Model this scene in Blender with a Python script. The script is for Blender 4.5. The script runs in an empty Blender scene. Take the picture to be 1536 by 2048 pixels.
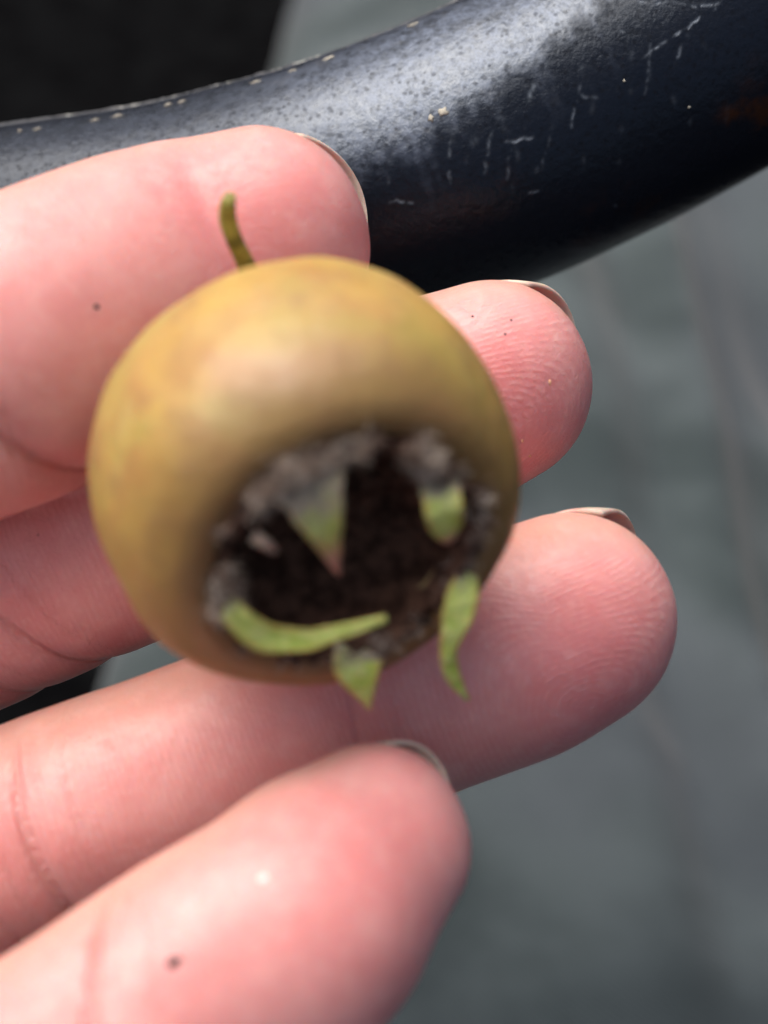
import bpy, bmesh, math, random
import numpy as np
from mathutils import Vector, Matrix, noise, kdtree

random.seed(7); rng = np.random.default_rng(7)
scene = bpy.context.scene
COL = scene.collection

# ------------------------------------------------------------------ camera
FPX = 3000.0                       # focal length in photograph pixels (1536 x 2048)
PITCH = math.radians(50)
CAM = np.array([0.0, 0.0, 0.75])
cd = bpy.data.cameras.new("camera"); cam = bpy.data.objects.new("camera", cd); COL.objects.link(cam)
cam.location = CAM; cam.rotation_euler = (math.radians(90) - PITCH, 0, 0)
cd.sensor_fit = 'VERTICAL'; cd.sensor_height = 36.0; cd.sensor_width = 27.0
cd.lens = FPX / 2048 * 36.0
cd.clip_start = 0.005; cd.clip_end = 300
cd.dof.use_dof = True; cd.dof.focus_distance = 0.1075; cd.dof.aperture_fstop = cd.lens / 2.6
scene.camera = cam

# ------------------------------------------------------------------ light
CX = np.array([1.0, 0, 0]); CY = np.array([0, math.sin(PITCH), math.cos(PITCH)]); CZ = np.array([0, -math.cos(PITCH), math.sin(PITCH)])
def c2w(v):                         # camera axes -> world direction
    return CX * v[0] + CY * v[1] + CZ * v[2]
L = c2w((-0.30, 0.79, 0.53)); L = L / np.linalg.norm(L)
world = bpy.data.worlds.new("World"); scene.world = world; world.use_nodes = True
wn = world.node_tree; wn.nodes.clear()
sky = wn.nodes.new("ShaderNodeTexSky"); sky.sky_type = 'NISHITA'; sky.sun_disc = False
sky.sun_elevation = math.asin(L[2]); sky.sun_rotation = math.atan2(L[0], L[1])
sky.air_density = 1.0; sky.dust_density = 9.0; sky.ozone_density = 0.3
bg = wn.nodes.new("ShaderNodeBackground"); bg.inputs[1].default_value = 0.075
wo = wn.nodes.new("ShaderNodeOutputWorld")
wn.links.new(sky.outputs[0], bg.inputs[0]); wn.links.new(bg.outputs[0], wo.inputs[0])
sd = bpy.data.lights.new("sun", 'SUN'); sd.energy = 1.5; sd.angle = math.radians(58); sd.color = (1.0, 0.965, 0.945)
sun = bpy.data.objects.new("sun", sd); COL.objects.link(sun)
sun.rotation_euler = Vector(L).to_track_quat('Z', 'Y').to_euler(); sun.location = (0, 0, 3)
scene.view_settings.view_transform = 'Standard'; scene.view_settings.look = 'None'
scene.view_settings.exposure = 1.07; scene.view_settings.gamma = 1.0
scene.cycles.max_bounces = 8

# ------------------------------------------------------------------ helpers
def P(px, py, d):                   # the place seen at a photograph pixel, d metres along the view
    return CAM + CX * ((px - 768) / FPX * d) + CY * (-(py - 1024) / FPX * d) - CZ * d
def proj(pts):
    r = pts - CAM; d = -(r @ CZ)
    return 768 + (r @ CX) / d * FPX, 1024 - (r @ CY) / d * FPX, d

def link(name, me, mat=None, parent=None, smooth=True):
    o = bpy.data.objects.new(name, me); COL.objects.link(o)
    if mat: me.materials.append(mat)
    if smooth: me.polygons.foreach_set("use_smooth", [True] * len(me.polygons)); me.update()
    if parent: o.parent = parent
    return o
def mesh(name, v, f):
    me = bpy.data.meshes.new(name); me.from_pydata([tuple(p) for p in v], [], [tuple(q) for q in f]); me.update(); return me
def grid_faces(n, m, close=False, base=0):
    f = []
    for i in range(n - 1):
        for j in range(m if close else m - 1):
            k = (j + 1) % m
            f.append((base + i*m + j, base + i*m + k, base + (i+1)*m + k, base + (i+1)*m + j))
    return f
def tag(o, label=None, cat=None, group=None, kind=None):
    if label: o["label"] = label
    if cat: o["category"] = cat
    if group: o["group"] = group
    if kind: o["kind"] = kind
    return o
def empty(name, loc, label, cat):
    o = bpy.data.objects.new(name, None); COL.objects.link(o); o.location = loc; o.empty_display_size = 0.01
    tag(o, label, cat); return o
def place(o, root):                 # mesh built in world coordinates, hung under its thing
    o.parent = root; o.matrix_parent_inverse = Matrix.Translation(root.location).inverted()
    return o
def attr(me, name, vals):
    a = me.attributes.new(name, 'FLOAT', 'POINT'); a.data.foreach_set("value", np.asarray(vals, dtype=np.float32)); 
def catmull(pts, n):
    pts = np.array(pts, float); m = len(pts)
    e = np.vstack([2*pts[0]-pts[1], pts, 2*pts[-1]-pts[-2]])
    out = []
    for t in np.linspace(0, m - 1 - 1e-9, n):
        i = int(t); u = t - i; a, b, c, d = e[i], e[i+1], e[i+2], e[i+3]
        out.append(.5*((2*b) + (-a+c)*u + (2*a-5*b+4*c-d)*u*u + (-a+3*b-3*c+d)*u**3))
    return np.array(out)
def nz(v): return v / (np.linalg.norm(v) + 1e-12)
def sstep(a, b, x):
    t = np.clip((x - a) / (b - a), 0, 1); return t*t*(3-2*t)

class N:                            # small node builder
    def __init__(s, name):
        s.m = bpy.data.materials.new(name); s.m.use_nodes = True; s.t = s.m.node_tree; s.t.nodes.clear()
        s.out = s.t.nodes.new("ShaderNodeOutputMaterial"); s.b = s.t.nodes.new("ShaderNodeBsdfPrincipled")
        s.t.links.new(s.b.outputs[0], s.out.inputs[0]); s.co = s.t.nodes.new("ShaderNodeTexCoord")
    def set(s, sock, v):
        if isinstance(v, bpy.types.NodeSocket): s.t.links.new(v, sock)
        elif isinstance(v, (tuple, list)) and sock.type == 'RGBA': sock.default_value = (*v[:3], 1)
        else: sock.default_value = v
    def p(s, **k):
        for a, v in k.items(): s.set(s.b.inputs[a.replace('_', ' ')], v)
    def noise(s, scale, detail=3, rough=.5, vec=None, dist=0, col=False):
        n = s.t.nodes.new("ShaderNodeTexNoise"); n.inputs['Scale'].default_value = scale; n.inputs['Detail'].default_value = detail
        n.inputs['Roughness'].default_value = rough; n.inputs['Distortion'].default_value = dist
        s.t.links.new(vec or s.co.outputs['Object'], n.inputs['Vector']); return n.outputs['Color' if col else 'Fac']
    def vor(s, scale, vec=None, feat='F1'):
        n = s.t.nodes.new("ShaderNodeTexVoronoi"); n.feature = feat; n.inputs['Scale'].default_value = scale
        s.t.links.new(vec or s.co.outputs['Object'], n.inputs['Vector']); return n.outputs['Distance']
    def map(s, v, a, b, c=0, d=1):
        n = s.t.nodes.new("ShaderNodeMapRange"); n.interpolation_type = 'SMOOTHSTEP'
        s.set(n.inputs[0], v)
        for i, q in enumerate((a, b, c, d)): n.inputs[i+1].default_value = q
        return n.outputs[0]
    def math(s, op, a, b=0.0):
        n = s.t.nodes.new("ShaderNodeMath"); n.operation = op; s.set(n.inputs[0], a); s.set(n.inputs[1], b); return n.outputs[0]
    def mix(s, f, a, b, mode='MIX'):
        n = s.t.nodes.new("ShaderNodeMix"); n.data_type = 'RGBA'; n.blend_type = mode
        s.set(n.inputs[0], f); s.set(n.inputs[6], a); s.set(n.inputs[7], b); return n.outputs[2]
    def at(s, name):
        n = s.t.nodes.new("ShaderNodeAttribute"); n.attribute_name = name; return n.outputs['Fac']
    def bump(s, h, dist, strength=1, prev=None):
        n = s.t.nodes.new("ShaderNodeBump"); n.inputs['Strength'].default_value = strength; n.inputs['Distance'].default_value = dist
        s.set(n.inputs['Height'], h)
        if prev: s.t.links.new(prev, n.inputs['Normal'])
        return n.outputs[0]
    def sep(s, vec=None):
        n = s.t.nodes.new("ShaderNodeSeparateXYZ"); s.t.links.new(vec or s.co.outputs['Object'], n.inputs[0]); return n.outputs

# ------------------------------------------------------------------ materials
def skin_mat():
    n = N("skin")
    big = n.noise(190, 3, .55); mid = n.noise(650, 3, .6); fine = n.noise(2600, 2, .6)
    red = n.at("redness"); palm = n.at("palmar"); crease = n.math('MULTIPLY', n.map(n.math('ADD', n.math('ABSOLUTE', n.at("crease_dist")), n.math('MULTIPLY', n.noise(900, 2, .5), .3)), .05, 1.7, 1, 0), n.at("crease_amount"))
    c = n.mix(n.map(big, .28, .75), (0.70, 0.345, 0.325), (0.67, 0.27, 0.255))
    c = n.mix(n.math('MULTIPLY', red, .72), c, (0.68, 0.20, 0.21))
    c = n.mix(n.map(palm, .45, -.25), c, (0.61, 0.33, 0.27))
    c = n.mix(n.math('MULTIPLY', n.map(mid, .45, .75), .25), c, (0.78, 0.46, 0.43))
    c = n.mix(n.math('MULTIPLY', crease, .38), c, (0.46, 0.15, 0.12))
    # papillary ridges follow the phase stored along each finger
    ph = n.math('ADD', n.at("ridge"), n.math('MULTIPLY', n.noise(240, 2, .5), 1.0))
    ph = n.math('ADD', ph, n.math('MULTIPLY', n.noise(1500, 2, .5), .28))
    r = n.math('ADD', n.math('MULTIPLY', n.math('SINE', n.math('MULTIPLY', ph, 2*math.pi)), .5), .5)
    amt = n.math('MULTIPLY', n.map(palm, -.05, .5), n.map(n.noise(300, 3, .6), .34, .58, .25, 1))
    amt = n.math('MULTIPLY', amt, n.map(n.noise(1900, 2, .6), .35, .62, .12, 1))
    amt = n.math('MULTIPLY', amt, n.at('ridge_amount'))
    rr = n.math('MULTIPLY', r, amt)
    c = n.mix(n.math('MULTIPLY', rr, .16), c, (0.90, 0.60, 0.56))
    b1 = n.bump(rr, .000034, 1)
    # skin lines running along the finger and pore grain
    sx = n.at("along"); 
    b2 = n.bump(n.noise(1100, 5, .7), .00004, 1, b1)
    b3 = n.bump(n.vor(3800), .00002, .6, b2)
    fl = n.map(n.math('ABSOLUTE', n.math('SUBTRACT', n.noise(520, 3, .6, dist=1.2), .5)), .0, .022, 1, 0)
    b3 = n.bump(fl, -.000022, .8, b3)
    c = n.mix(n.math('MULTIPLY', fl, .05), c, (0.45, 0.16, 0.13))
    b4 = n.bump(crease, -.00028, 1, b3)
    n.p(Base_Color=c, Roughness=n.map(fine, .3, .7, .32, .50), Subsurface_Weight=.85, Subsurface_Scale=.0016, Specular_IOR_Level=.5, Normal=b4)
    n.b.inputs['Subsurface Radius'].default_value = (1.0, .34, .2)
    return n.m
def nail_mat():
    n = N("fingernail")
    e = n.at("edge")
    g = n.noise(900, 3, .6)
    c = n.mix(e, (0.60, 0.33, 0.27), (0.58, 0.49, 0.41))
    c = n.mix(n.math('MULTIPLY', n.map(g, .5, .7), n.at("dirt")), c, (0.20, 0.13, 0.09))
    n.p(Base_Color=c, Roughness=.32, Subsurface_Weight=.5, Subsurface_Scale=.0008, Specular_IOR_Level=.5, Normal=n.bump(n.noise(3000, 2), .00003))
    return n.m
def fruit_mat():
    n = N("medlar_skin")
    z = n.sep()
    big = n.noise(120, 3, .55, dist=.4); mid = n.noise(420, 4, .6); fine = n.noise(1900, 3, .6)
    c = n.mix(n.map(big, .36, .66), (0.44, 0.285, 0.072), (0.335, 0.175, 0.056))
    c = n.mix(n.math('MULTIPLY', n.map(n.noise(95, 2, .5, dist=.8), .5, .68), .7), c, (0.34, 0.275, 0.06))
    c = n.mix(n.math('MULTIPLY', n.map(mid, .5, .72), .45), c, (0.22, 0.115, 0.05))
    c = n.mix(n.map(n.noise(260, 3, .6), .57, .75, 0, .3), c, (0.54, 0.44, 0.15))
    c = n.mix(n.map(n.vor(1500, None), .16, .05, 0, .35), c, (0.52, 0.42, 0.26))
    c = n.mix(n.math('MULTIPLY', n.at("scurf"), n.map(mid, .25, .6, .6, 1)), c, (0.17, 0.10, 0.04))
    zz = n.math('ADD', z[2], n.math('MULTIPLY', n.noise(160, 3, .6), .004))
    c = n.mix(n.map(zz, .0045, .0105, 0, .8), c, (0.20, 0.105, 0.035))  # calyx end naturally browner, with shade of the lower side painted in
    b = n.bump(fine, .00008, .6, n.bump(mid, .00025, .5))
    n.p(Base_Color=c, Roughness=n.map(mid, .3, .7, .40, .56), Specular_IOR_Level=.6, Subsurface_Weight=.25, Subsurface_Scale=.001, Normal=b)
    return n.m
def calyx_mat():
    n = N("calyx_scurf")
    pale = n.at("pale"); a = n.noise(700, 5, .7); b = n.noise(260, 3, .6)
    c = n.mix(n.map(a, .38, .62), (0.034, 0.015, 0.009), (0.12, 0.060, 0.038))
    m = n.math('MULTIPLY', pale, n.map(n.math('ADD', n.math('MULTIPLY', a, .6), n.math('MULTIPLY', b, .4)), .42, .62))
    m = n.math('MULTIPLY', m, n.map(n.noise(420, 5, .75), .40, .60, .05, 1))
    c = n.mix(m, c, (0.46, 0.385, 0.32))
    n.p(Base_Color=c, Roughness=.9, Specular_IOR_Level=.2, Normal=n.bump(a, .0006, 1))
    return n.m
def simple(name, col, rough=.6, spec=.4, **k):
    n = N(name); n.p(Base_Color=col, Roughness=rough, Specular_IOR_Level=spec, **k); return n.m
def sepal_mat():
    n = N("sepal")
    e = n.at("edge"); t = n.at("tip"); g = n.at("grey"); a = n.noise(900, 4, .65)
    c = n.mix(n.map(a, .35, .65), (0.40, 0.50, 0.085), (0.56, 0.62, 0.20))
    c = n.mix(n.math('MULTIPLY', n.map(e, .55, 1), .75), c, (0.50, 0.34, 0.10))
    c = n.mix(t, c, (0.55, 0.27, 0.19))
    c = n.mix(n.math('MULTIPLY', g, n.map(n.noise(1400, 3, .7), .3, .6, .55, 1)), c, (0.33, 0.27, 0.21))
    n.p(Base_Color=c, Roughness=.6, Specular_IOR_Level=.3, Subsurface_Weight=.3, Subsurface_Scale=.0006, Normal=n.bump(a, .0003, .8))
    return n.m
def down_mat():
    n = N("pale_down"); n.p(Base_Color=n.mix(n.map(n.noise(600, 4, .7), .4, .6), (0.13, 0.075, 0.05), (0.50, 0.43, 0.36)), Roughness=.8); return n.m
def tube_mat():
    n = N("worn_black_rubber")
    bl = n.at("wear_reflection"); sc = n.at("scratch"); rust = n.at("rust")
    pits = n.vor(1500)
    spk = n.map(n.math('ADD', pits, n.math('MULTIPLY', n.noise(1900, 3, .7), .5)), .40, .62)
    spk = n.math('MAXIMUM', spk, n.map(n.noise(600, 3, .6), .48, .66, 0, .9))
    spk = n.math('MULTIPLY', spk, n.map(n.noise(1500, 4, .75), .36, .55, .45, 1)); pn = n.noise(900, 4, .65); st = n.noise(2600, 3, .7)
    pit = n.map(n.math('ADD', n.math('MULTIPLY', n.vor(3400), .6), n.math('MULTIPLY', n.noise(1300, 4, .7), 1.2)), .68, .98)
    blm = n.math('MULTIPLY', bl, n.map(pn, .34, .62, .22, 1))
    c = n.mix(blm, (0.0055, 0.0075, 0.0125), (0.075, 0.092, 0.130))  # pale worn texture, with the reflected band painted into the colour
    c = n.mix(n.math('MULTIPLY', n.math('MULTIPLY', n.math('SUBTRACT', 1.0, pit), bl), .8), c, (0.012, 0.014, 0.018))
    c = n.mix(n.math('MULTIPLY', n.math('SUBTRACT', 1.0, spk), .5), c, (0.008, 0.009, 0.012))
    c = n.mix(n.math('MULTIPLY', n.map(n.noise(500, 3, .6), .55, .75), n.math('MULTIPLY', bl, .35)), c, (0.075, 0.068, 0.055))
    c = n.mix(n.math('MULTIPLY', rust, n.map(n.noise(300, 4, .7), .45, .7)), c, (0.035, 0.013, 0.006))
    c = n.mix(n.math('MULTIPLY', sc, .7), c, (0.22, 0.26, 0.31))
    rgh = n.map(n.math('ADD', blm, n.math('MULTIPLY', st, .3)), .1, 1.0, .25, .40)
    b = n.bump(n.noise(1500, 4, .7), .00009, .8, n.bump(n.noise(600, 4, .65), .00010, .8))
    b = n.bump(sc, .00006, 1, b)
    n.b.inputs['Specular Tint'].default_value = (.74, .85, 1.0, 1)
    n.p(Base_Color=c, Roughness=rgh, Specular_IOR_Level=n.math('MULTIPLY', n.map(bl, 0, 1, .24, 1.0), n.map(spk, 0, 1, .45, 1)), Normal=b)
    return n.m
def cloth_mat():
    n = N("grey_green_twill")
    v = n.t.nodes.new("ShaderNodeMapping"); v.inputs['Scale'].default_value = (1, 1.3, 1); n.t.links.new(n.co.outputs['Object'], v.inputs[0])
    a = n.noise(30, 4, .5, v.outputs[0]); b = n.noise(14, 2, .5)
    c = n.mix(n.map(a, .35, .68), (0.030, 0.041, 0.043), (0.066, 0.083, 0.087))
    c = n.mix(n.math('MULTIPLY', n.map(b, .45, .65), .5), c, (0.068, 0.078, 0.092))
    w = n.t.nodes.new("ShaderNodeTexWave"); w.inputs['Scale'].default_value = 700; w.bands_direction = 'DIAGONAL'; n.t.links.new(n.co.outputs['Object'], w.inputs[0])
    n.p(Base_Color=c, Roughness=.95, Specular_IOR_Level=.15, Sheen_Weight=.15, Normal=n.bump(w.outputs['Fac'], .0001, .6))
    return n.m
def black_mat(name, a, b, rough=.8):
    n = N(name); g = n.noise(60, 4, .6)
    n.p(Base_Color=n.mix(n.map(g, .35, .65), a, b), Roughness=rough, Specular_IOR_Level=.02, Normal=n.bump(n.noise(600, 3), .0003, .6)); return n.m

M_SKIN, M_NAIL, M_FRUIT, M_CALYX, M_SEPAL, M_TUBE, M_CLOTH = skin_mat(), nail_mat(), fruit_mat(), calyx_mat(), sepal_mat(), tube_mat(), cloth_mat()

# ------------------------------------------------------------------ setting: ground, dark block for shade, trouser leg
gm = mesh("ground", [(-150, -150, 0), (150, -150, 0), (150, 150, 0), (-150, 150, 0)], [(0, 1, 2, 3)])
tag(link("ground", gm, black_mat("dark_asphalt", (0.016, 0.016, 0.018), (0.030, 0.030, 0.032), .95), smooth=False), kind='structure')

def rounded_box(name, x0, x1, y0, y1, z0, z1, r, mat):
    bm = bmesh.new(); bmesh.ops.create_cube(bm, size=1)
    for v in bm.verts: v.co = Vector(((x0+x1)/2 + v.co.x*(x1-x0), (y0+y1)/2 + v.co.y*(y1-y0), (z0+z1)/2 + v.co.z*(z1-z0)))
    bmesh.ops.bevel(bm, geom=bm.edges[:], offset=r, segments=6, profile=.5, affect='EDGES')
    me = bpy.data.meshes.new(name); bm.to_mesh(me); bm.free(); return link(name, me, mat)
tag(rounded_box("shade_block", -.55, .45, -.14, .95, .0, .400, .035, black_mat("shade_black", (0.0012, 0.0012, 0.0015), (0.0035, 0.0038, 0.0042), .95)),  # added block, its near-black colour stands in for deep shade
    "near-black block added to stand for the deep shadow behind the upper left of the tube", "dark_block")

def leg_surface():
    n, m = 260, 300
    y = np.linspace(-.16, .50, n); th = np.linspace(0, 2*math.pi, m, endpoint=False)
    V = np.zeros((n, m, 3))
    for i, yy in enumerate(y):
        k = (yy + .16) / .66
        cx = -.009 + .068*k; cz = .4935 - .004*k; rx = .083 - .009*k; rz = .081 - .007*k
        for j, t in enumerate(th):
            x = math.cos(t); z = math.sin(t)
            # folds run slantwise round the leg
            q = Vector((x*2.0 + yy*4, z*1.6 - yy*7, yy*6.5))
            f = noise.noise(q * 1.1) * .0115 + noise.noise(q * 2.3 + Vector((5, 2, 1))) * .0032
            g = Vector((x*1.2 + yy*9 + 4, z*1.0 + yy*17, yy*11)); f += .0016*(1 - abs(noise.noise(g))*3.2)*sstep(-.1, .35, noise.noise(g*.45))
            f += .0045 * math.exp(-((t - 1.17 - (yy - .17)*1.6) / .07)**2) * sstep(.02, .12, yy)
            f -= .0040 * math.exp(-((t - 1.33 - (yy - .17)*1.6) / .09)**2) * sstep(.02, .12, yy)
            V[i, j] = (cx + (rx + f)*x, yy, cz + (rz + f)*z)
    f = grid_faces(n, m, True)
    V = V.reshape(-1, 3)
    f += [tuple(range(m))[::-1], tuple((n-1)*m + j for j in range(m))]
    return mesh("trouser_leg", V, f)
tag(link("trouser_leg", leg_surface(), M_CLOTH), "soft creased grey green cloth trouser leg spread out behind the hand and tube", "trousers")

# ------------------------------------------------------------------ curved black tube
T_ST = [(-900, 520, .136, 232), (-500, 545, .133, 236), (-300, 540, .131, 240), (43, 503, .129, 247), (300, 473, .128, 253), (500, 438, .127, 262), (720, 385, .126, 272),
        (968, 300, .125, 283), (1178, 200, .125, 287), (1420, 66, .125, 290), (1700, -110, .126, 292), (2100, -420, .128, 292), (2500, -800, .131, 290)]
def tube():
    st = [np.append(P(a, b, d), r*d/FPX) for a, b, d, r in T_ST]
    n, m = 1000, 420
    C = catmull(st, n); pos = C[:, :3]; R = C[:, 3]
    tan = np.gradient(pos, axis=0); tan /= np.linalg.norm(tan, axis=1)[:, None]
    p = CZ[None, :] - (tan @ CZ)[:, None]*tan; p /= np.linalg.norm(p, axis=1)[:, None]
    b = np.cross(p, tan)            # image up side
    # denser round the side that faces out
    u = np.linspace(-1, 1, m, endpoint=False); th = math.pi*(.62*u + .38*u**3)
    V = pos[:, None, :] + R[:, None, None]*(np.cos(th)[None, :, None]*p[:, None, :] + np.sin(th)[None, :, None]*b[:, None, :])
    Vf = V.reshape(-1, 3)
    x, y, d = proj(Vf); TH = np.tile(th, n)
    sgn = 1.0 if (b[0] @ CY) > 0 else -1.0
    up = TH * sgn                    # angle: + towards the top edge
    # gentle moulding unevenness
    disp = np.zeros(len(Vf)); wob = np.zeros(len(Vf)); rag = np.zeros(len(Vf)); fn = np.zeros(len(Vf))
    L_ = np.repeat(np.cumsum(np.append(0, np.linalg.norm(np.diff(pos, axis=0), axis=1))), m)*1000
    arc = up*np.repeat(R, m)*1000
    vis = np.abs(up) < 1.9
    for i in np.nonzero(vis)[0]:
        rag[i] = noise.noise(Vector((L_[i]*.55, arc[i]*.10, 3.1)))*1.0 + .5*noise.noise(Vector((L_[i]*1.5, arc[i]*.3, 8))) + .45*noise.noise(Vector((L_[i]*1.9, arc[i]*1.4, 4)))
        wob[i] = noise.noise(Vector((L_[i]*.12, arc[i]*.12, 0)))
    # ragged lower limit of the pale wear and its painted-in reflection, in angle, follows the length of the tube
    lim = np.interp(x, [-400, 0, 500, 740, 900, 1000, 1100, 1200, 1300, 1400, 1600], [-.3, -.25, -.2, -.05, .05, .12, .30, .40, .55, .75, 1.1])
    wear_reflection = sstep(-.16, .22, up - lim + rag*.12 + wob*.10)
    wear_reflection = np.maximum(wear_reflection, .16*sstep(.2, .6, rag)*sstep(-.75, -.1, up - lim))
    wear_reflection *= sstep(-1.2, -.7, up)*np.interp(x, [0, 450, 800], [.16, .30, 1])*(1 - .35*sstep(.85, 1.15, up))
    scr = np.zeros(len(Vf))
    def line(pts, w, amp, broken=0.0):
        nonlocal scr
        c = catmull([np.array(q, float) for q in pts], 60)
        for k in range(len(c)-1):
            a, e = c[k], c[k+1]
            jt = np.array([noise.noise(Vector((a[0]*.07, a[1]*.07, 5))), noise.noise(Vector((a[0]*.07, a[1]*.07, 9)))])*5
            je = np.array([noise.noise(Vector((e[0]*.07, e[1]*.07, 5))), noise.noise(Vector((e[0]*.07, e[1]*.07, 9)))])*5
            am = amp*float(np.clip(1 - broken*1.6 + 1.9*noise.noise(Vector((a[0]*.11, a[1]*.11, 1.7))), .0, 1.3))*(math.sin(math.pi*(k+1)/len(c))**.5)
            a = a + jt; e = e + je
            sel = (np.abs(x - (a[0]+e[0])/2) < 14) & (np.abs(y - (a[1]+e[1])/2) < 14) & vis
            if not sel.any(): continue
            ab = e - a; t = np.clip(((x[sel]-a[0])*ab[0] + (y[sel]-a[1])*ab[1])/(ab @ ab + 1e-9), 0, 1)
            dd = np.hypot(x[sel]-a[0]-t*ab[0], y[sel]-a[1]-t*ab[1])
            scr[sel] = np.maximum(scr[sel], am*np.exp(-(dd/w)**2))
    line([(1338, 2), (1390, 12), (1440, 8), (1400, 35), (1360, 65), (1310, 95), (1285, 118)], 2.2, .75, .52)
    line([(1012, 283), (1040, 280), (1066, 276)], 2.6, .8)
    line([(900, 280), (898, 330), (902, 368)], 2.6, .38, .35)
    line([(985, 262), (972, 320), (970, 350)], 2.8, .42, .35)
    line([(1020, 300), (1015, 350), (1012, 375)], 2.6, .25, .3)
    line([(1300, 84), (1297, 140), (1290, 190)], 2.6, .32, .35)
    line([(1362, 90), (1352, 130)], 2.6, .4, .35)
    line([(1148, 215), (1145, 258)], 2.4, .45, .35)
    line([(1070, 160), (1056, 205)], 4.0, .35, .3)
    line([(1165, 165), (1160, 190), (1200, 192)], 3.0, .3, .3)
    line([(1100, 268), (1090, 310), (1080, 345)], 2.6, .22, .3)
    line([(780, 402), (835, 404)], 2.2, .6, .45)
    line([(1055, 386), (1078, 380)], 2.2, .4)
    line([(1200, 0), (1290, 4), (1338, 8)], 2.2, .5, .5)
    for k in range(34):
        X = random.uniform(760, 1500); Y = np.interp(X, [740, 1100, 1500], [330, 210, 40]) + random.uniform(-60, 150)
        l = random.uniform(8, 38); line([(X, Y), (X + random.uniform(-4, 4), Y+l)], random.uniform(3, 5.5), random.uniform(.05, .13), .3)
    for k in range(6):
        X = random.uniform(0, 1536); Y = random.uniform(0, 420); line([(X, Y), (X + random.uniform(2, 8), Y+random.uniform(-2, 2))], 1.8, random.uniform(.1, .35))
    rust = sstep(.5, 1.0, np.exp(-((x-1530)/110)**2 - ((y-235)/55)**2)*1.4) + .35*sstep(.0, .4, wob)*sstep(-.2, -.6, up)
    Vf = Vf + ((V - pos[:, None, :]).reshape(-1, 3)/np.repeat(R, m)[:, None])*(wob*.00012)[:, None]
    me = mesh("rim", Vf, grid_faces(n, m, True) + [tuple(range(m))[::-1], tuple((n-1)*m + j for j in range(m))])
    attr(me, "wear_reflection", wear_reflection); attr(me, "scratch", np.clip(scr, 0, 1)); attr(me, "rust", np.clip(rust, 0, 1))
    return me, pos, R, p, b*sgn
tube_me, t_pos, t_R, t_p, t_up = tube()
root = empty("curved_tube", P(968, 300, .125), "thick glossy black curved tube, scratched and worn, with a pale painted-in reflection, running behind the index and middle fingertips", "tube")
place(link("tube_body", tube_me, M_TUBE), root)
# raised parting line along its upper side, with pale chips
def seam():
    n = 900; idx = np.linspace(0, len(t_pos)-1, n); V = []; chip = []
    for k, q in enumerate(idx):
        i = int(q); s = k*.35
        a0 = 1.30 + .02*noise.noise(Vector((s*.06, 0, 0)))
        h = .00010 + .00022*max(0, noise.noise(Vector((s*.25, 4, 0)))) + .00008*noise.noise(Vector((s*1.1, 9, 0)))
        w = .024 + .018*noise.noise(Vector((s*.2, 7, 0)))
        for dw, dh in ((-1.4, -.0002), (-.6, h*.8), (0, h), (.6, h*.7), (1.4, -.0002)):
            a = a0 + dw*w
            V.append(t_pos[i] + (t_R[i] + dh)*(math.cos(a)*t_p[i] + math.sin(a)*t_up[i]))
            chip.append(max(0, noise.noise(Vector((s*.22, dw*.5, 2)))) * (1 if abs(dw) < 1 else .2))
    me = mesh("mould_seam", V, grid_faces(n, 5)); attr(me, "chip", np.array(chip)); return me
n = N("chipped_seam"); a = n.noise(1200, 4, .7)
n.p(Base_Color=n.mix(n.math('MULTIPLY', n.map(n.at("chip"), .05, .45), n.map(a, .42, .6)), (0.03, 0.034, 0.042), (0.36, 0.37, 0.34)), Roughness=.5, Normal=n.bump(a, .0002))
place(link("mould_seam", seam(), n.m), root)
def blob(name, c, axes, sizes, mat, amp=.25, seg=10):
    bm = bmesh.new(); bmesh.ops.create_icosphere(bm, subdivisions=2, radius=1)
    sd_ = random.uniform(0, 50)
    A = np.array(axes)
    for v in bm.verts:
        k = 1 + amp*noise.noise(v.co*1.6 + Vector((sd_, 0, 0)))
        w = c + A[0]*v.co.x*sizes[0]*k + A[1]*v.co.y*sizes[1]*k + A[2]*v.co.z*sizes[2]*k
        v.co = Vector(w)
    me = bpy.data.meshes.new(name); bm.to_mesh(me); bm.free(); return link(name, me, mat)
M_CHIP = simple("pale_chip", (0.36, 0.34, 0.28), .7)
def on_tube(px, py, lift=0.0):      # nearest place on the tube's skin seen at a pixel
    o = CAM; d = nz(P(px, py, .1) - CAM)
    best = None
    for t in np.linspace(.10, .14, 900):
        q = o + d*t; k = np.argmin(((t_pos - q)**2).sum(1))
        if np.linalg.norm(t_pos[k]-q) <= t_R[k] + lift: return q, nz(q - t_pos[k])
    k = np.argmin(((t_pos - (o + d*.125))**2).sum(1)); q = o+d*.125; nn = nz(q - t_pos[k]); return t_pos[k] + nn*t_R[k], nn
for (px, py, a, b_) in ((886, 224, 9, 7), (862, 236, 5, 7), (190, 241, 8, 2.5), (234, 233, 11, 2), (336, 210, 8, 3.5), (365, 204, 9, 2), (512, 165, 10, 4), (585, 143, 9, 2), (660, 117, 12, 4.5), (826, 50, 12, 5), (75, 259, 7, 2), (40, 263, 4, 2), (1248, 162, 3, 2), (1378, 214, 2.5, 2)):
    q, nn = on_tube(px, py); s = .125/FPX
    ax = nz(c2w((.95, .3, 0)) - nn*(c2w((.95, .3, 0)) @ nn))
    place(blob("paint_chip", q + nn*.00002, (ax, np.cross(nn, ax), nn), (a*s, b_*s, .00012), M_CHIP, .9), root)

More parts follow.
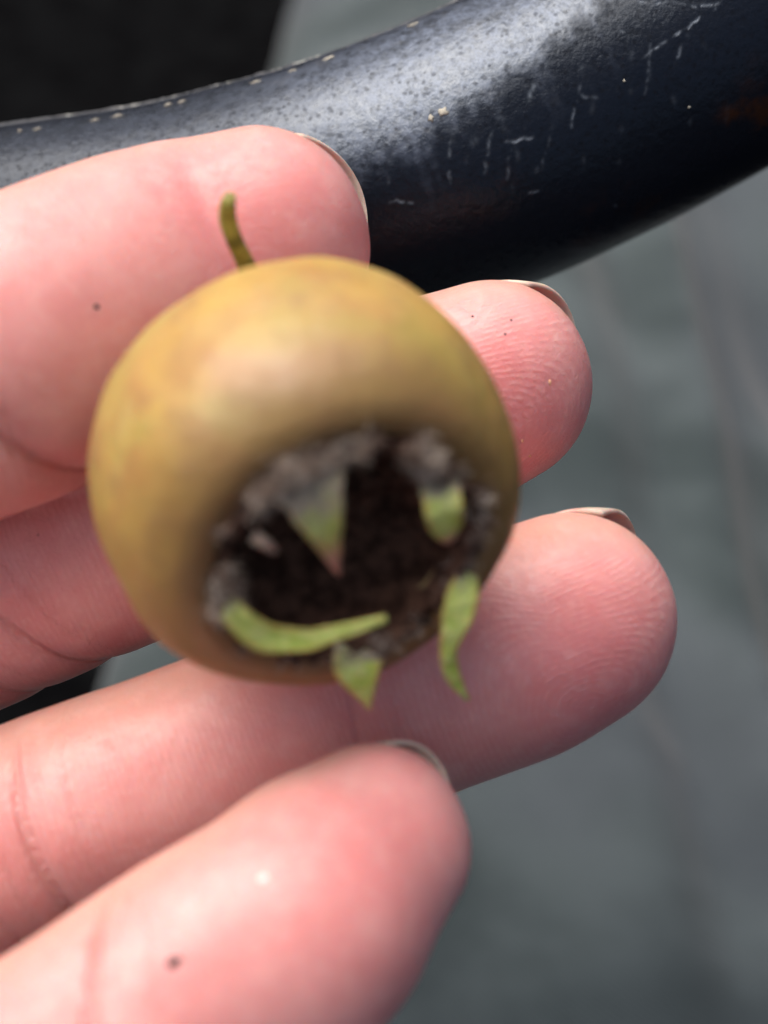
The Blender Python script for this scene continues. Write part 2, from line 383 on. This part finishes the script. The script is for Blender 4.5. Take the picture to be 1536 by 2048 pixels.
# ------------------------------------------------------------------ hand
FING = {  # px, py, depth, radius in px, from the fingertip inwards
 'index': [(512, 490, .1020, 234), (410, 536, .1020, 266), (300, 590, .1008, 289), (150, 655, .0975, 300), (0, 720, .0950, 303), (-170, 790, .0935, 298), (-400, 885, .0940, 300), (-650, 985, .0960, 305), (-1000, 1120, .1060, 300), (-1500, 1330, .124, 290)],
 'middle': [(976, 770, .1070, 213), (860, 818, .1075, 227), (700, 885, .1080, 228), (540, 950, .1085, 226), (320, 1040, .1075, 232), (100, 1127, .1065, 238), (-120, 1222, .107, 240), (-500, 1390, .112, 250), (-1100, 1640, .127, 265)],
 'ring': [(1128, 1245, .1020, 231), (1000, 1300, .1020, 243), (840, 1370, .1020, 240), (600, 1468, .1020, 236), (350, 1568, .1010, 242), (100, 1662, .1000, 248), (-150, 1775, .1005, 252), (-500, 1940, .108, 258), (-1050, 2210, .124, 268)],
 'pinky': [(742, 1696, .0880, 209), (668, 1765, .0865, 245), (560, 1875, .0845, 272), (400, 1985, .0825, 284), (170, 2140, .0800, 284), (-60, 2280, .0805, 285), (-350, 2450, .0850, 285), (-900, 2720, .112, 265)],
 'thumb': [(-1150, -250, .106, 290), (-1350, -80, .107, 320), (-1650, 180, .110, 320), (-1950, 560, .114, 325), (-2250, 1100, .120, 350), (-2600, 1750, .128, 420)],
}
ROLL = {'index': .45, 'middle': .55, 'ring': .72, 'pinky': .32, 'thumb': .2}
FLAT = {'index': .86, 'middle': .86, 'ring': .88, 'pinky': .90, 'thumb': .85}
def finger_data(k):
    st = [np.append(P(a, b, d), r*d/FPX) for a, b, d, r in FING[k]]
    C = catmull(st, 150); pos, R = C[:, :3], C[:, 3]
    t0 = nz(pos[0] - pos[2])
    cap = []                         # rounded tip
    q = 8; beta = math.asin(float(np.clip((R[q] - R[0])/np.linalg.norm(pos[q] - pos[0]), 0, .5)))   # the tip's cap meets the taper tangentially
    for ph in np.linspace(math.pi/2 - .02, beta, 16)[:-1]:
        cap.append(np.append(pos[0] + t0*R[0]*math.sin(ph)*.97, R[0]*math.cos(ph)**.94))
    far = np.linalg.norm(pos - pos[0], axis=1) > .12*R[0]
    C = np.vstack([cap, C[far]]); pos, R = C[:, :3], C[:, 3]
    s = np.append(0, np.cumsum(np.linalg.norm(np.diff(pos, axis=0), axis=1)))*1000
    tan = -np.gradient(pos, axis=0); tan /= np.linalg.norm(tan, axis=1)[:, None]
    up0 = c2w((-.4, .92, 0))
    pd = nz(CZ*math.cos(ROLL[k]) - up0*math.sin(ROLL[k]))       # palmar side
    p = pd[None, :] - (tan @ pd)[:, None]*tan; p /= np.linalg.norm(p, axis=1)[:, None]
    b = np.cross(tan, p)
    return pos, R, s, tan, p, b
FD = {k: finger_data(k) for k in FING}
def build_hand():
    V, F = [], []
    def sweep(pos, R, p, b, flat, m=64):
        base = len(V); n = len(pos)
        for i in range(n):
            for j in range(m):
                t = 2*math.pi*j/m; c, s_ = math.cos(t), math.sin(t)
                V.append(pos[i] + R[i]*(c*p[i]*flat + s_*b[i]))
        F.extend(grid_faces(n, m, True, base)); F.append(tuple(base + j for j in range(m))[::-1]); F.append(tuple(base + (n-1)*m + j for j in range(m)))
    for k in FD:
        pos, R, s, tan, p, b = FD[k]
        sweep(pos, R, p, b, FLAT[k])
    def capsule(A, B, ra, rb, flat=.8):
        n = 30; t = np.linspace(0, 1, n); pos = A[None]*(1-t)[:, None] + B[None]*t[:, None]; R = ra*(1-t) + rb*t
        ax = nz(B - A); e = np.sqrt(np.clip(1-(np.clip(t*6, 0, 1)-1)**2, .02, 1))*np.sqrt(np.clip(1-(np.clip((1-t)*6, 0, 1)-1)**2, .02, 1))
        p = nz(CZ - ax*(ax @ CZ)); b = np.cross(ax, p)
        sweep(pos, R*e, np.tile(p, (n, 1)), np.tile(b, (n, 1)), flat, 48)
    W = P(-3700, 2950, .150)
    W2 = P(-3500, 2500, .148); W3 = P(-3600, 3300, .150)
    def ext(A, B, e): return A + nz(A - B)*e
    for a, e, ra, rb in (((-1300, 1260, .120), W2, .0115, .016), ((-950, 1590, .124), W, .0115, .018), ((-900, 2150, .121), W, .0115, .018), ((-780, 2660, .109), W3, .0105, .015)):
        A = P(*a); capsule(ext(A, e, .004), e, ra, rb, .9)
    capsule(P(-1500, 1750, .132), P(-3300, 2700, .146), .020, .024, .6)
    capsule(P(-1300, 2300, .126), P(-3300, 3000, .146), .018, .022, .65)
    capsule(P(-2300, 1500, .126), P(-3400, 2700, .144), .015, .019, .9)   # thenar pad
    capsule(P(-1700, 1350, .128), P(-2700, 2000, .136), .012, .016, .7)
    Wd = W + nz(W - P(-1500, 2000, .130))*.13
    capsule(ext(W, Wd, .02), Wd, .026, .036, .75)
    me = mesh("source", V, F)
    o = bpy.data.objects.new("source", me); COL.objects.link(o)
    md = o.modifiers.new("v", 'REMESH'); md.mode = 'VOXEL'; md.voxel_size = .00036; md.use_smooth_shade = True
    m2 = o.modifiers.new("s", 'SMOOTH'); m2.factor = .5; m2.iterations = 8
    dg = bpy.context.evaluated_depsgraph_get(); ev = o.evaluated_get(dg)
    out = bpy.data.meshes.new_from_object(ev); out.name = "hand"
    bpy.data.objects.remove(o); bpy.data.meshes.remove(me)
    return out
hand_me = build_hand()
nv = len(hand_me.vertices); co = np.empty(nv*3, np.float32); hand_me.vertices.foreach_get("co", co); co = co.reshape(-1, 3).astype(float)
nrm = np.empty(nv*3, np.float32); hand_me.vertices.foreach_get("normal", nrm); nrm = nrm.reshape(-1, 3).astype(float)
print("hand vertices", nv)
best = np.full(nv, 1e9); S = np.zeros(nv); Wl = np.zeros(nv); AN = np.zeros(nv); FI = np.zeros(nv, int); RD = np.zeros(nv)
for fi, k in enumerate(FD):
    pos, R, s, tan, p, b = FD[k]
    kd = kdtree.KDTree(len(pos))
    for i, q in enumerate(pos): kd.insert(q, i)
    kd.balance()
    lo, hi = pos.min(0) - .016, pos.max(0) + .016
    cand = np.nonzero(((co > lo) & (co < hi)).all(1))[0]
    for st_ in range(0, len(cand), 60000):
        c = cand[st_:st_+60000]
        d2 = ((co[c][:, None, :] - pos[None, ::2, :])**2).sum(2); i = d2.argmin(1)*2
        off = co[c] - pos[i]; al = (off*tan[i]).sum(1)
        ss = s[i] - al*1000
        xx = (off*b[i]).sum(1)*1000; yy = (off*p[i]).sum(1)*1000
        dr = np.sqrt(d2.min(1))/np.maximum(R[i], 1e-3)
        m = dr < best[c]
        cc = c[m]; best[cc] = dr[m]; S[cc] = ss[m]; an = np.arctan2(xx[m], yy[m]); AN[cc] = an
        Wl[cc] = an*np.hypot(xx[m], yy[m]); FI[cc] = fi; RD[cc] = R[i][m]*1000
isf = best < 1.6
# flexion creases: finger, distance from the tip in mm, slant, strength, width
names = list(FD)
def s_at(k, px, py):
    pos, R, s, tan, p, b = FD[k]; x, y, d = proj(pos); return s[np.argmin((x-px)**2 + (y-py)**2)]
CRE = [('index', s_at('index', -120, 768), -.4, 1.0, .50), ('index', s_at('index', -620, 980), 0, 1, .6),
       ('middle', s_at('middle', 30, 1155), -.35, .9, .40), ('middle', s_at('middle', 610, 920), .1, .8, .4), ('middle', s_at('middle', -85, 1200), -.2, .6, .35),
       ('ring', s_at('ring', 120, 1652), -.12, .85, .38), ('ring', s_at('ring', 0, 1705), -.1, .5, .35), ('ring', s_at('ring', 700, 1430), .1, .45, .4),
       ('pinky', s_at('pinky', 165, 2142), .25, .9, .42), ('pinky', s_at('pinky', -330, 2440), 0, .8, .4)]
cdist = np.full(nv, 9.0); camt = np.zeros(nv); dent = np.zeros(nv)
nzv = np.array([noise.noise(Vector(q)*260) for q in co[isf]]); NZ = np.zeros(nv); NZ[isf] = nzv
for k, s0, sl, amp, wd in CRE:
    m = isf & (FI == names.index(k)) & (np.abs(S - s0) < 6)
    d = S[m] - s0 - sl*Wl[m] - .22*NZ[m] + .012*Wl[m]**2
    fall = sstep(-.35, .3, np.cos(AN[m]))
    dn_ = d/(wd*.75); idx = np.nonzero(m)[0]; cl = np.abs(dn_) < np.abs(cdist[idx])
    cdist[idx[cl]] = dn_[cl]; camt[idx[cl]] = (amp*fall*np.clip(.85 + .4*NZ[m], .4, 1))[cl]
    dent[m] = np.maximum(dent[m], amp*fall*np.exp(-(d/(wd*2.6))**2))
co2 = co - nrm*(dent*np.where(FI == 0, .0009, .00036))[:, None] + nrm*(NZ*.00006)[:, None]
# slight swelling of the pad of every finger
pad = isf*np.exp(-((S-10.5)/5.0)**2)*np.clip(np.cos(AN), 0, 1)
co2 += nrm*(pad*np.where(FI == 0, 0, .0005))[:, None]
hand_me.vertices.foreach_set("co", co2.astype(np.float32).ravel()); hand_me.update()
kfall = np.where(S > 9, np.exp(-np.clip(S-9, 0, 60)/4.5), 1.0)
phase = np.sqrt(np.clip(Wl**2*kfall*1.1 + ((S-9)*np.where(S > 9, 1, .72))**2, 0, None) + .05)/.43
attr(hand_me, "ridge", phase); attr(hand_me, "ridge_amount", np.array([.18, .9, .8, .22, .5])[FI]); attr(hand_me, "crease_dist", cdist); attr(hand_me, "crease_amount", camt); attr(hand_me, "palmar", np.where(isf, np.cos(AN), .6)); attr(hand_me, "along", S)
red = np.exp(-((S-8.0)/5.5)**2)*np.clip(np.cos(AN)*1.2, 0, 1)
red = np.where(FI == 0, .7*red, red)
red = np.where(FI == 3, red*.35, red)
attr(hand_me, "redness", np.where(isf, np.clip(red, 0, 1), .1))
hand = link("hand", hand_me, M_SKIN)
tag(hand, "open left hand, palm up, four curled fingers cradling the medlar", "hand")

# fingernails on the far side of the tips, their free edges showing past the skin
def nail(k, fwd, half, hgt, dirt, length=.0105, rollx=0.0, grow=1.0, lift=0.0):
    pos, R, s, tan, p, b = FD[k]; i = 15
    f0 = FING[k][0]; r = f0[3]*f0[2]/FPX; c = P(*f0[:3]); a = nz(nz(pos[i] - pos[i+3]) + CZ*lift); pp = nz(p[i] - a*(a @ p[i]))
    d = nz(-pp*math.cos(rollx) + np.cross(a, pp)*math.sin(rollx)); bb = np.cross(a, d)
    n, m = 36, 40; V = []; E = []; D = []
    for layer in (0, 1):
        for iu in range(m):
            u = -1 + 2*iu/(m-1)
            for iv in range(n):
                v = iv/(n-1)
                ang = u*half
                L1 = fwd*r - (1 - math.cos(u*1.25))*r*.42*grow
                L0 = fwd*r - length
                al = L0 + (L1 - L0)*v
                rr = r*hgt - layer*.00038 - .0012*max(0, (v-.6)/.4)**2
                V.append(c + a*al + (math.cos(ang)*d*FLAT[k] + math.sin(ang)*bb)*rr)
                E.append(float(sstep(.80, .90, v))); D.append(dirt*float(sstep(.78, .86, v)))
    f = grid_faces(m, n) + [tuple(q + m*n for q in fc)[::-1] for fc in grid_faces(m, n)]
    for iu in range(m-1):
        q, w = iu*n + n-1, (iu+1)*n + n-1; f.append((q, q+m*n, w+m*n, w))
        q, w = iu*n, (iu+1)*n; f.append((q, w, w+m*n, q+m*n))
    for iv in range(n-1):
        q, w = iv, iv+1; f.append((q, q+m*n, w+m*n, w)); q, w = (m-1)*n+iv, (m-1)*n+iv+1; f.append((q, w, w+m*n, q+m*n))
    me = mesh("fingernail", V, f); attr(me, "edge", E); attr(me, "dirt", D)
    return place(link("fingernail", me, M_NAIL), hand)
nail('index', 1.03, .9, .97, .2, rollx=.1)
nail('middle', .99, .95, .94, .1)
nl = nail('ring', .95, .90, .955, .45); nl["label"] = "fingernail with brown dirt along its free edge"
nail('pinky', 1.01, .90, .95, .3, rollx=.12, lift=.45)
nail('thumb', 1.02, .95, .95, .2)

# nearest skin under a pixel
from mathutils.bvhtree import BVHTree
dg = bpy.context.evaluated_depsgraph_get()
bvh = BVHTree.FromObject(hand, dg)
def on_hand(px, py):
    o = Vector(CAM); d = Vector(nz(P(px, py, .1) - CAM)); h, nn, _, _ = bvh.ray_cast(o, d)
    return np.array(h), np.array(nn)
M_DIRT = simple("dirt", (0.018, 0.012, 0.014), .8); M_FLECK = simple("pale_fleck", (0.85, 0.78, 0.72), .5); M_SORE = simple("dry_skin", (0.72, 0.36, 0.22), .6)
def spot(name, px, py, a, b_, ang, mat, th=.00010):
    h, nn = on_hand(px, py)
    if h.shape == (): print('no skin at', px, py); return {}
    d = (CAM - h) @ CZ * -1; s = abs(d)/FPX
    ax = c2w((math.cos(ang), math.sin(ang), 0)); ax = nz(ax - nn*(ax @ nn))
    return place(blob(name, h, (ax, np.cross(nn, ax), nn), (a*s, b_*s, th), mat, .5), hand)
o = spot("dirt_speck", 348, 1925, 17, 10, .7, M_DIRT); o["label"] = "oval black speck on the little finger"
for q in ((193, 613, 6, 5), (1022, 640, 2.5, 2.5), (1010, 668, 2.5, 2), (945, 633, 2.5, 3), (1270, 1038, 4, 3), (76, 1070, 1.5, 2)):
    spot("dirt_speck", q[0], q[1], q[2], q[3], .3, M_DIRT, .00004)
spot("skin_fleck", 527, 1757, 10, 9, .3, M_FLECK, .00007)
for q in ((1100, 765, 4, 6), (1045, 882, 3, 4), (918, 1581, 6, 9), (1060, 912, 3, 4)):
    spot("skin_fleck", q[0], q[1], q[2], q[3], .3, M_SORE, .00006)

# ------------------------------------------------------------------ medlar
FC = P(613, 952, .085)
th_ = math.radians(42); az = nz(c2w((.51*math.sin(th_), -.86*math.sin(th_), math.cos(th_))))
fx = nz(CX - az*(CX @ az)); fy = np.cross(az, fx)
FM = Matrix(((fx[0], fy[0], az[0], FC[0]), (fx[1], fy[1], az[1], FC[1]), (fx[2], fy[2], az[2], FC[2]), (0, 0, 0, 1)))
med = empty("medlar", FC, "ripe golden brown medlar fruit with open dark calyx resting on the fingers", "fruit")
med.matrix_world = FM
FMi = np.array(FM.inverted())
def w2f(q): return (FMi @ np.append(q, 1))[:3]
prof = [(0, -11.3), (3, -11.2), (6.2, -10.2), (9.2, -8.0), (11.3, -4.9), (12.15, -1.6), (12.15, 1.2), (11.7, 3.8), (10.9, 5.7), (9.8, 7.0), (8.9, 7.5), (8.2, 7.55), (7.5, 7.3), (6.6, 6.2)]
def fruit_body():
    C = catmull([np.array(q) for q in prof], 130); n, m = len(C), 220; V = []; SC = []
    for i, (r, z) in enumerate(C):
        for j in range(m):
            t = 2*math.pi*j/m; d = Vector((math.cos(t), math.sin(t), z/10))
            k = .982 + .020*noise.noise(d*1.3) + .010*noise.noise(d*3.1) + .012*math.cos(5*t + .6)*sstep(2, 7, z) + .004*noise.noise(d*7)
            V.append((r*k*math.cos(t)/1000, r*k*math.sin(t)/1000, z*(1 + .03*noise.noise(d*1.5 + Vector((3, 3, 3))))/1000))
            SC.append(float(sstep(5.8, 7.4, z + .8*noise.noise(d*5))*sstep(10.6, 7.8, r)) if z > 0 else 0)
    me = mesh("fruit_body", V, grid_faces(n, m, True)); attr(me, "scurf", SC); return me
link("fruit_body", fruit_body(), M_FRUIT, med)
def rim_d(px, py):
    t = ((px-615)*.51 + (py-945)*.86)*.082/FPX; return .0796 + (t-.0053)*.9
def calyx():
    # outer foot, uneven lip, then the open cavity
    pr = [(8.0, 6.9, .1), (7.8, 7.45, .45), (7.4, 7.9, .9), (6.95, 8.1, 1), (6.65, 7.8, .85), (6.5, 7.1, .4), (6.35, 6.0, .1), (6.0, 4.6, 0), (4.6, 3.4, 0), (3.0, 2.9, 0), (1.4, 3.1, 0), (.0, 3.3, 0)]
    C = catmull([np.array(q) for q in pr], 90); n, m = len(C), 260; V = []; PA = []
    LB = []
    for (px, py, amp, wd) in ((600, 940, 1.0, .42), (885, 915, 1.0, .30), (440, 1190, .75, .26), (716, 1300, .12, .22), (945, 1140, .22, .22)):
        q = w2f(P(px, py, rim_d(px, py))); LB.append((math.atan2(q[1], q[0]), amp, wd))
    for i, (r, z, pa) in enumerate(C):
        for j in range(m):
            t = 2*math.pi*j/m; lip = sstep(6.1, 6.7, r)
            q = Vector((math.cos(t)*r, math.sin(t)*r, z)); lob = 0
            for (a0, amp, wd) in LB:
                dd = (t - a0 + math.pi) % (2*math.pi) - math.pi; lob += amp*math.exp(-(dd/wd)**4)
            k = noise.noise(q*.6)*.5 + noise.noise(q*1.6)*.4 + noise.noise(q*3.8)*.28
            zz = z + lip*(lob*.3 - .35 + k*1.0) + (1-lip)*k*.8
            r2 = r + lip*(k*.8) - lip*lob*.75*sstep(7.3, 6.2, r)
            V.append((r2*math.cos(t)/1000, r2*math.sin(t)/1000, zz/1000)); PA.append(float(np.clip(pa*(.06 + .75*lob + 1.1*k), 0, 1)))
    me = mesh("calyx", V, grid_faces(n, m, True)); attr(me, "pale", PA); return me
cal = link("calyx", calyx(), M_CALYX, med)
def sepal(pts, parent, name="sepal", cup=.25, label=None, grey=(0, .35), tipcol=(.86, 1.0), twist=0.0):
    st = []
    for (px, py, lift, hw) in pts:
        d = rim_d(px, py) - lift/1000; st.append(np.append(P(px, py, d), [hw*d/FPX]))
    C = catmull(st, 46); n = len(C); m = 13; pos, Wd = C[:, :3], np.clip(C[:, 3], 0.00006, 1)
    tan = np.gradient(pos, axis=0); tan /= np.linalg.norm(tan, axis=1)[:, None]
    V, E, T, G = [], [], [], []
    for layer in (1, -1):
        for i in range(n):
            f = i/(n-1); ang = twist*f
            z0 = CZ*.75 + az*.5; z0 = nz(z0 - tan[i]*(tan[i] @ z0)); x0 = np.cross(tan[i], z0)
            xx = x0*math.cos(ang) + z0*math.sin(ang); zz = np.cross(xx, tan[i])
            for j in range(m):
                u = -1 + 2*j/(m-1)
                th = .00022*(1-.85*abs(u)**3)*(1-.5*f) + (.00008*(1-abs(u)) if layer > 0 else 0)
                q = pos[i] + xx*u*Wd[i]*(1 + .10*noise.noise(Vector((f*7, u*2, pts[0][0])))) + zz*(cup*Wd[i]*(u*u) + layer*th + .00012*noise.noise(Vector((f*9, u*3, pts[0][1]))))
                V.append(w2f(q)); E.append(abs(u)); T.append(float(sstep(tipcol[0], tipcol[1], f)))
                G.append(float(sstep(grey[1], grey[0], f + .12*noise.noise(Vector((f*10, u*2, 1))))))
    a = grid_faces(n, m); f = a + [tuple(q + n*m for q in fc)[::-1] for fc in a]
    for i in range(n-1):
        q, w = i*m, (i+1)*m; f.append((q, w, w+n*m, q+n*m)); q, w = i*m+m-1, (i+1)*m+m-1; f.append((q, q+n*m, w+n*m, w))
    for j in range(m-1):
        q = (n-1)*m + j; f.append((q, q+1, q+1+n*m, q+n*m)); f.append((j, j+n*m, j+1+n*m, j+1))
    me = mesh(name, V, f); attr(me, "edge", E); attr(me, "tip", T); attr(me, "grey", G)
    o = link(name, me, M_SEPAL, parent)
    if label: o["label"] = label
    return o
sepal([(614, 955, -.7, 76), (625, 992, .3, 62), (640, 1035, .8, 46), (655, 1078, .9, 29), (666, 1115, .7, 15), (676, 1146, .3, 5)], med, grey=(.20, .62), tipcol=(.45, .85), label="pointed sepal with pink tip bent inward over the cavity")
sepal([(874, 955, -.7, 44), (880, 985, .5, 38), (885, 1012, 1.2, 40), (889, 1040, 1.2, 36), (894, 1064, .9, 24), (899, 1080, .6, 12)], med, grey=(.15, .42), tipcol=(.70, .95), label="short blunt sepal with a bright green spot")
sepal([(440, 1190, -.3, 24), (470, 1228, .9, 27), (530, 1272, 1.4, 31), (610, 1277, 1.7, 23), (690, 1259, 2.0, 16), (772, 1236, 2.2, 8)], med, grey=(.02, .20), tipcol=(1.5, 2), cup=.35, label="long narrow green sepal curling along the lower rim")
sepal([(716, 1300, -.4, 52), (714, 1330, .8, 50), (722, 1360, 1.3, 35), (732, 1392, 1.3, 15), (738, 1420, 1.2, 4)], med, grey=(.1, .34), tipcol=(.80, 1), label="small triangular green sepal pointing down")
sepal([(936, 1148, -.2, 20), (922, 1190, .9, 34), (910, 1240, 1.6, 31), (895, 1300, 2.0, 18), (903, 1348, 2.0, 17), (934, 1398, 1.8, 4)], med, grey=(-.1, .12), tipcol=(1.5, 2), cup=.3, twist=.3, label="wavy green sepal hanging from the right of the rim")
sepal([(508, 1072, -.3, 15), (526, 1083, .2, 12), (542, 1095, .4, 8), (550, 1102, .3, 4)], med, grey=(.2, 1.4), tipcol=(-.5, .1))
# strap shaped bract rising from the stalk end behind the fruit
def bract():
    pts = [(505, 560, .0915, 21), (488, 520, .0905, 18), (468, 478, .089, 17), (456, 440, .088, 18), (456, 408, .087, 16), (463, 386, .087, 10)]
    C = catmull([np.append(P(a, b, d), w*d/FPX) for a, b, d, w in pts], 40); n, m = len(C), 12; V = []
    pos = C[:, :3]; tan = np.gradient(pos, axis=0)
    for i in range(n):
        t = nz(tan[i]); z = nz(CZ - t*(t @ CZ)); x = np.cross(t, z)
        for j in range(m):
            a = 2*math.pi*j/m; V.append(w2f(pos[i] + C[i, 3]*(math.cos(a)*x + .45*math.sin(a)*z)))
    me = mesh("bract", V, grid_faces(n, m, True) + [tuple(range(m))[::-1], tuple((n-1)*m+j for j in range(m))]); return me
n = N("bract_green"); n.p(Base_Color=n.mix(n.map(n.noise(700, 4, .7), .38, .6), (0.16, 0.15, 0.03), (0.38, 0.34, 0.07)), Roughness=.6)
link("bract", bract(), n.m, med)
# downy scurf: short pale hairs on the lip and sepal bases
def down():
    V, F = [], []
    vs = np.array([v.co for v in cal.data.vertices]); pa = np.empty(len(vs), np.float32); cal.data.attributes["pale"].data.foreach_get("value", pa)
    ns = np.array([v.normal for v in cal.data.vertices])
    w = np.clip(pa - .08, 0, 1); w /= w.sum()
    for i in rng.choice(len(vs), 4200, p=w):
        nn = nz(ns[i]*(1 if ns[i][2] > 0 or True else -1) + rng.normal(0, .55, 3)); nn[2] = abs(nn[2])*.8 + .1
        t = nz(rng.normal(0, 1, 3)); l = rng.uniform(.0003, .0009); wd = .000020
        a = vs[i]; q = a + nn*l*.6 ; e = a + nn*l + t*l*.35; b0 = len(V); sd_ = nz(np.cross(nn, t))*wd
        V += [a - sd_, a + sd_, q + sd_*.8, q - sd_*.8, e]; F += [(b0, b0+1, b0+2, b0+3), (b0+3, b0+2, b0+4)]
    return mesh("down_hairs", V, F)
dn = link("down_hairs", down(), down_mat(), med); dn["kind"] = "stuff"
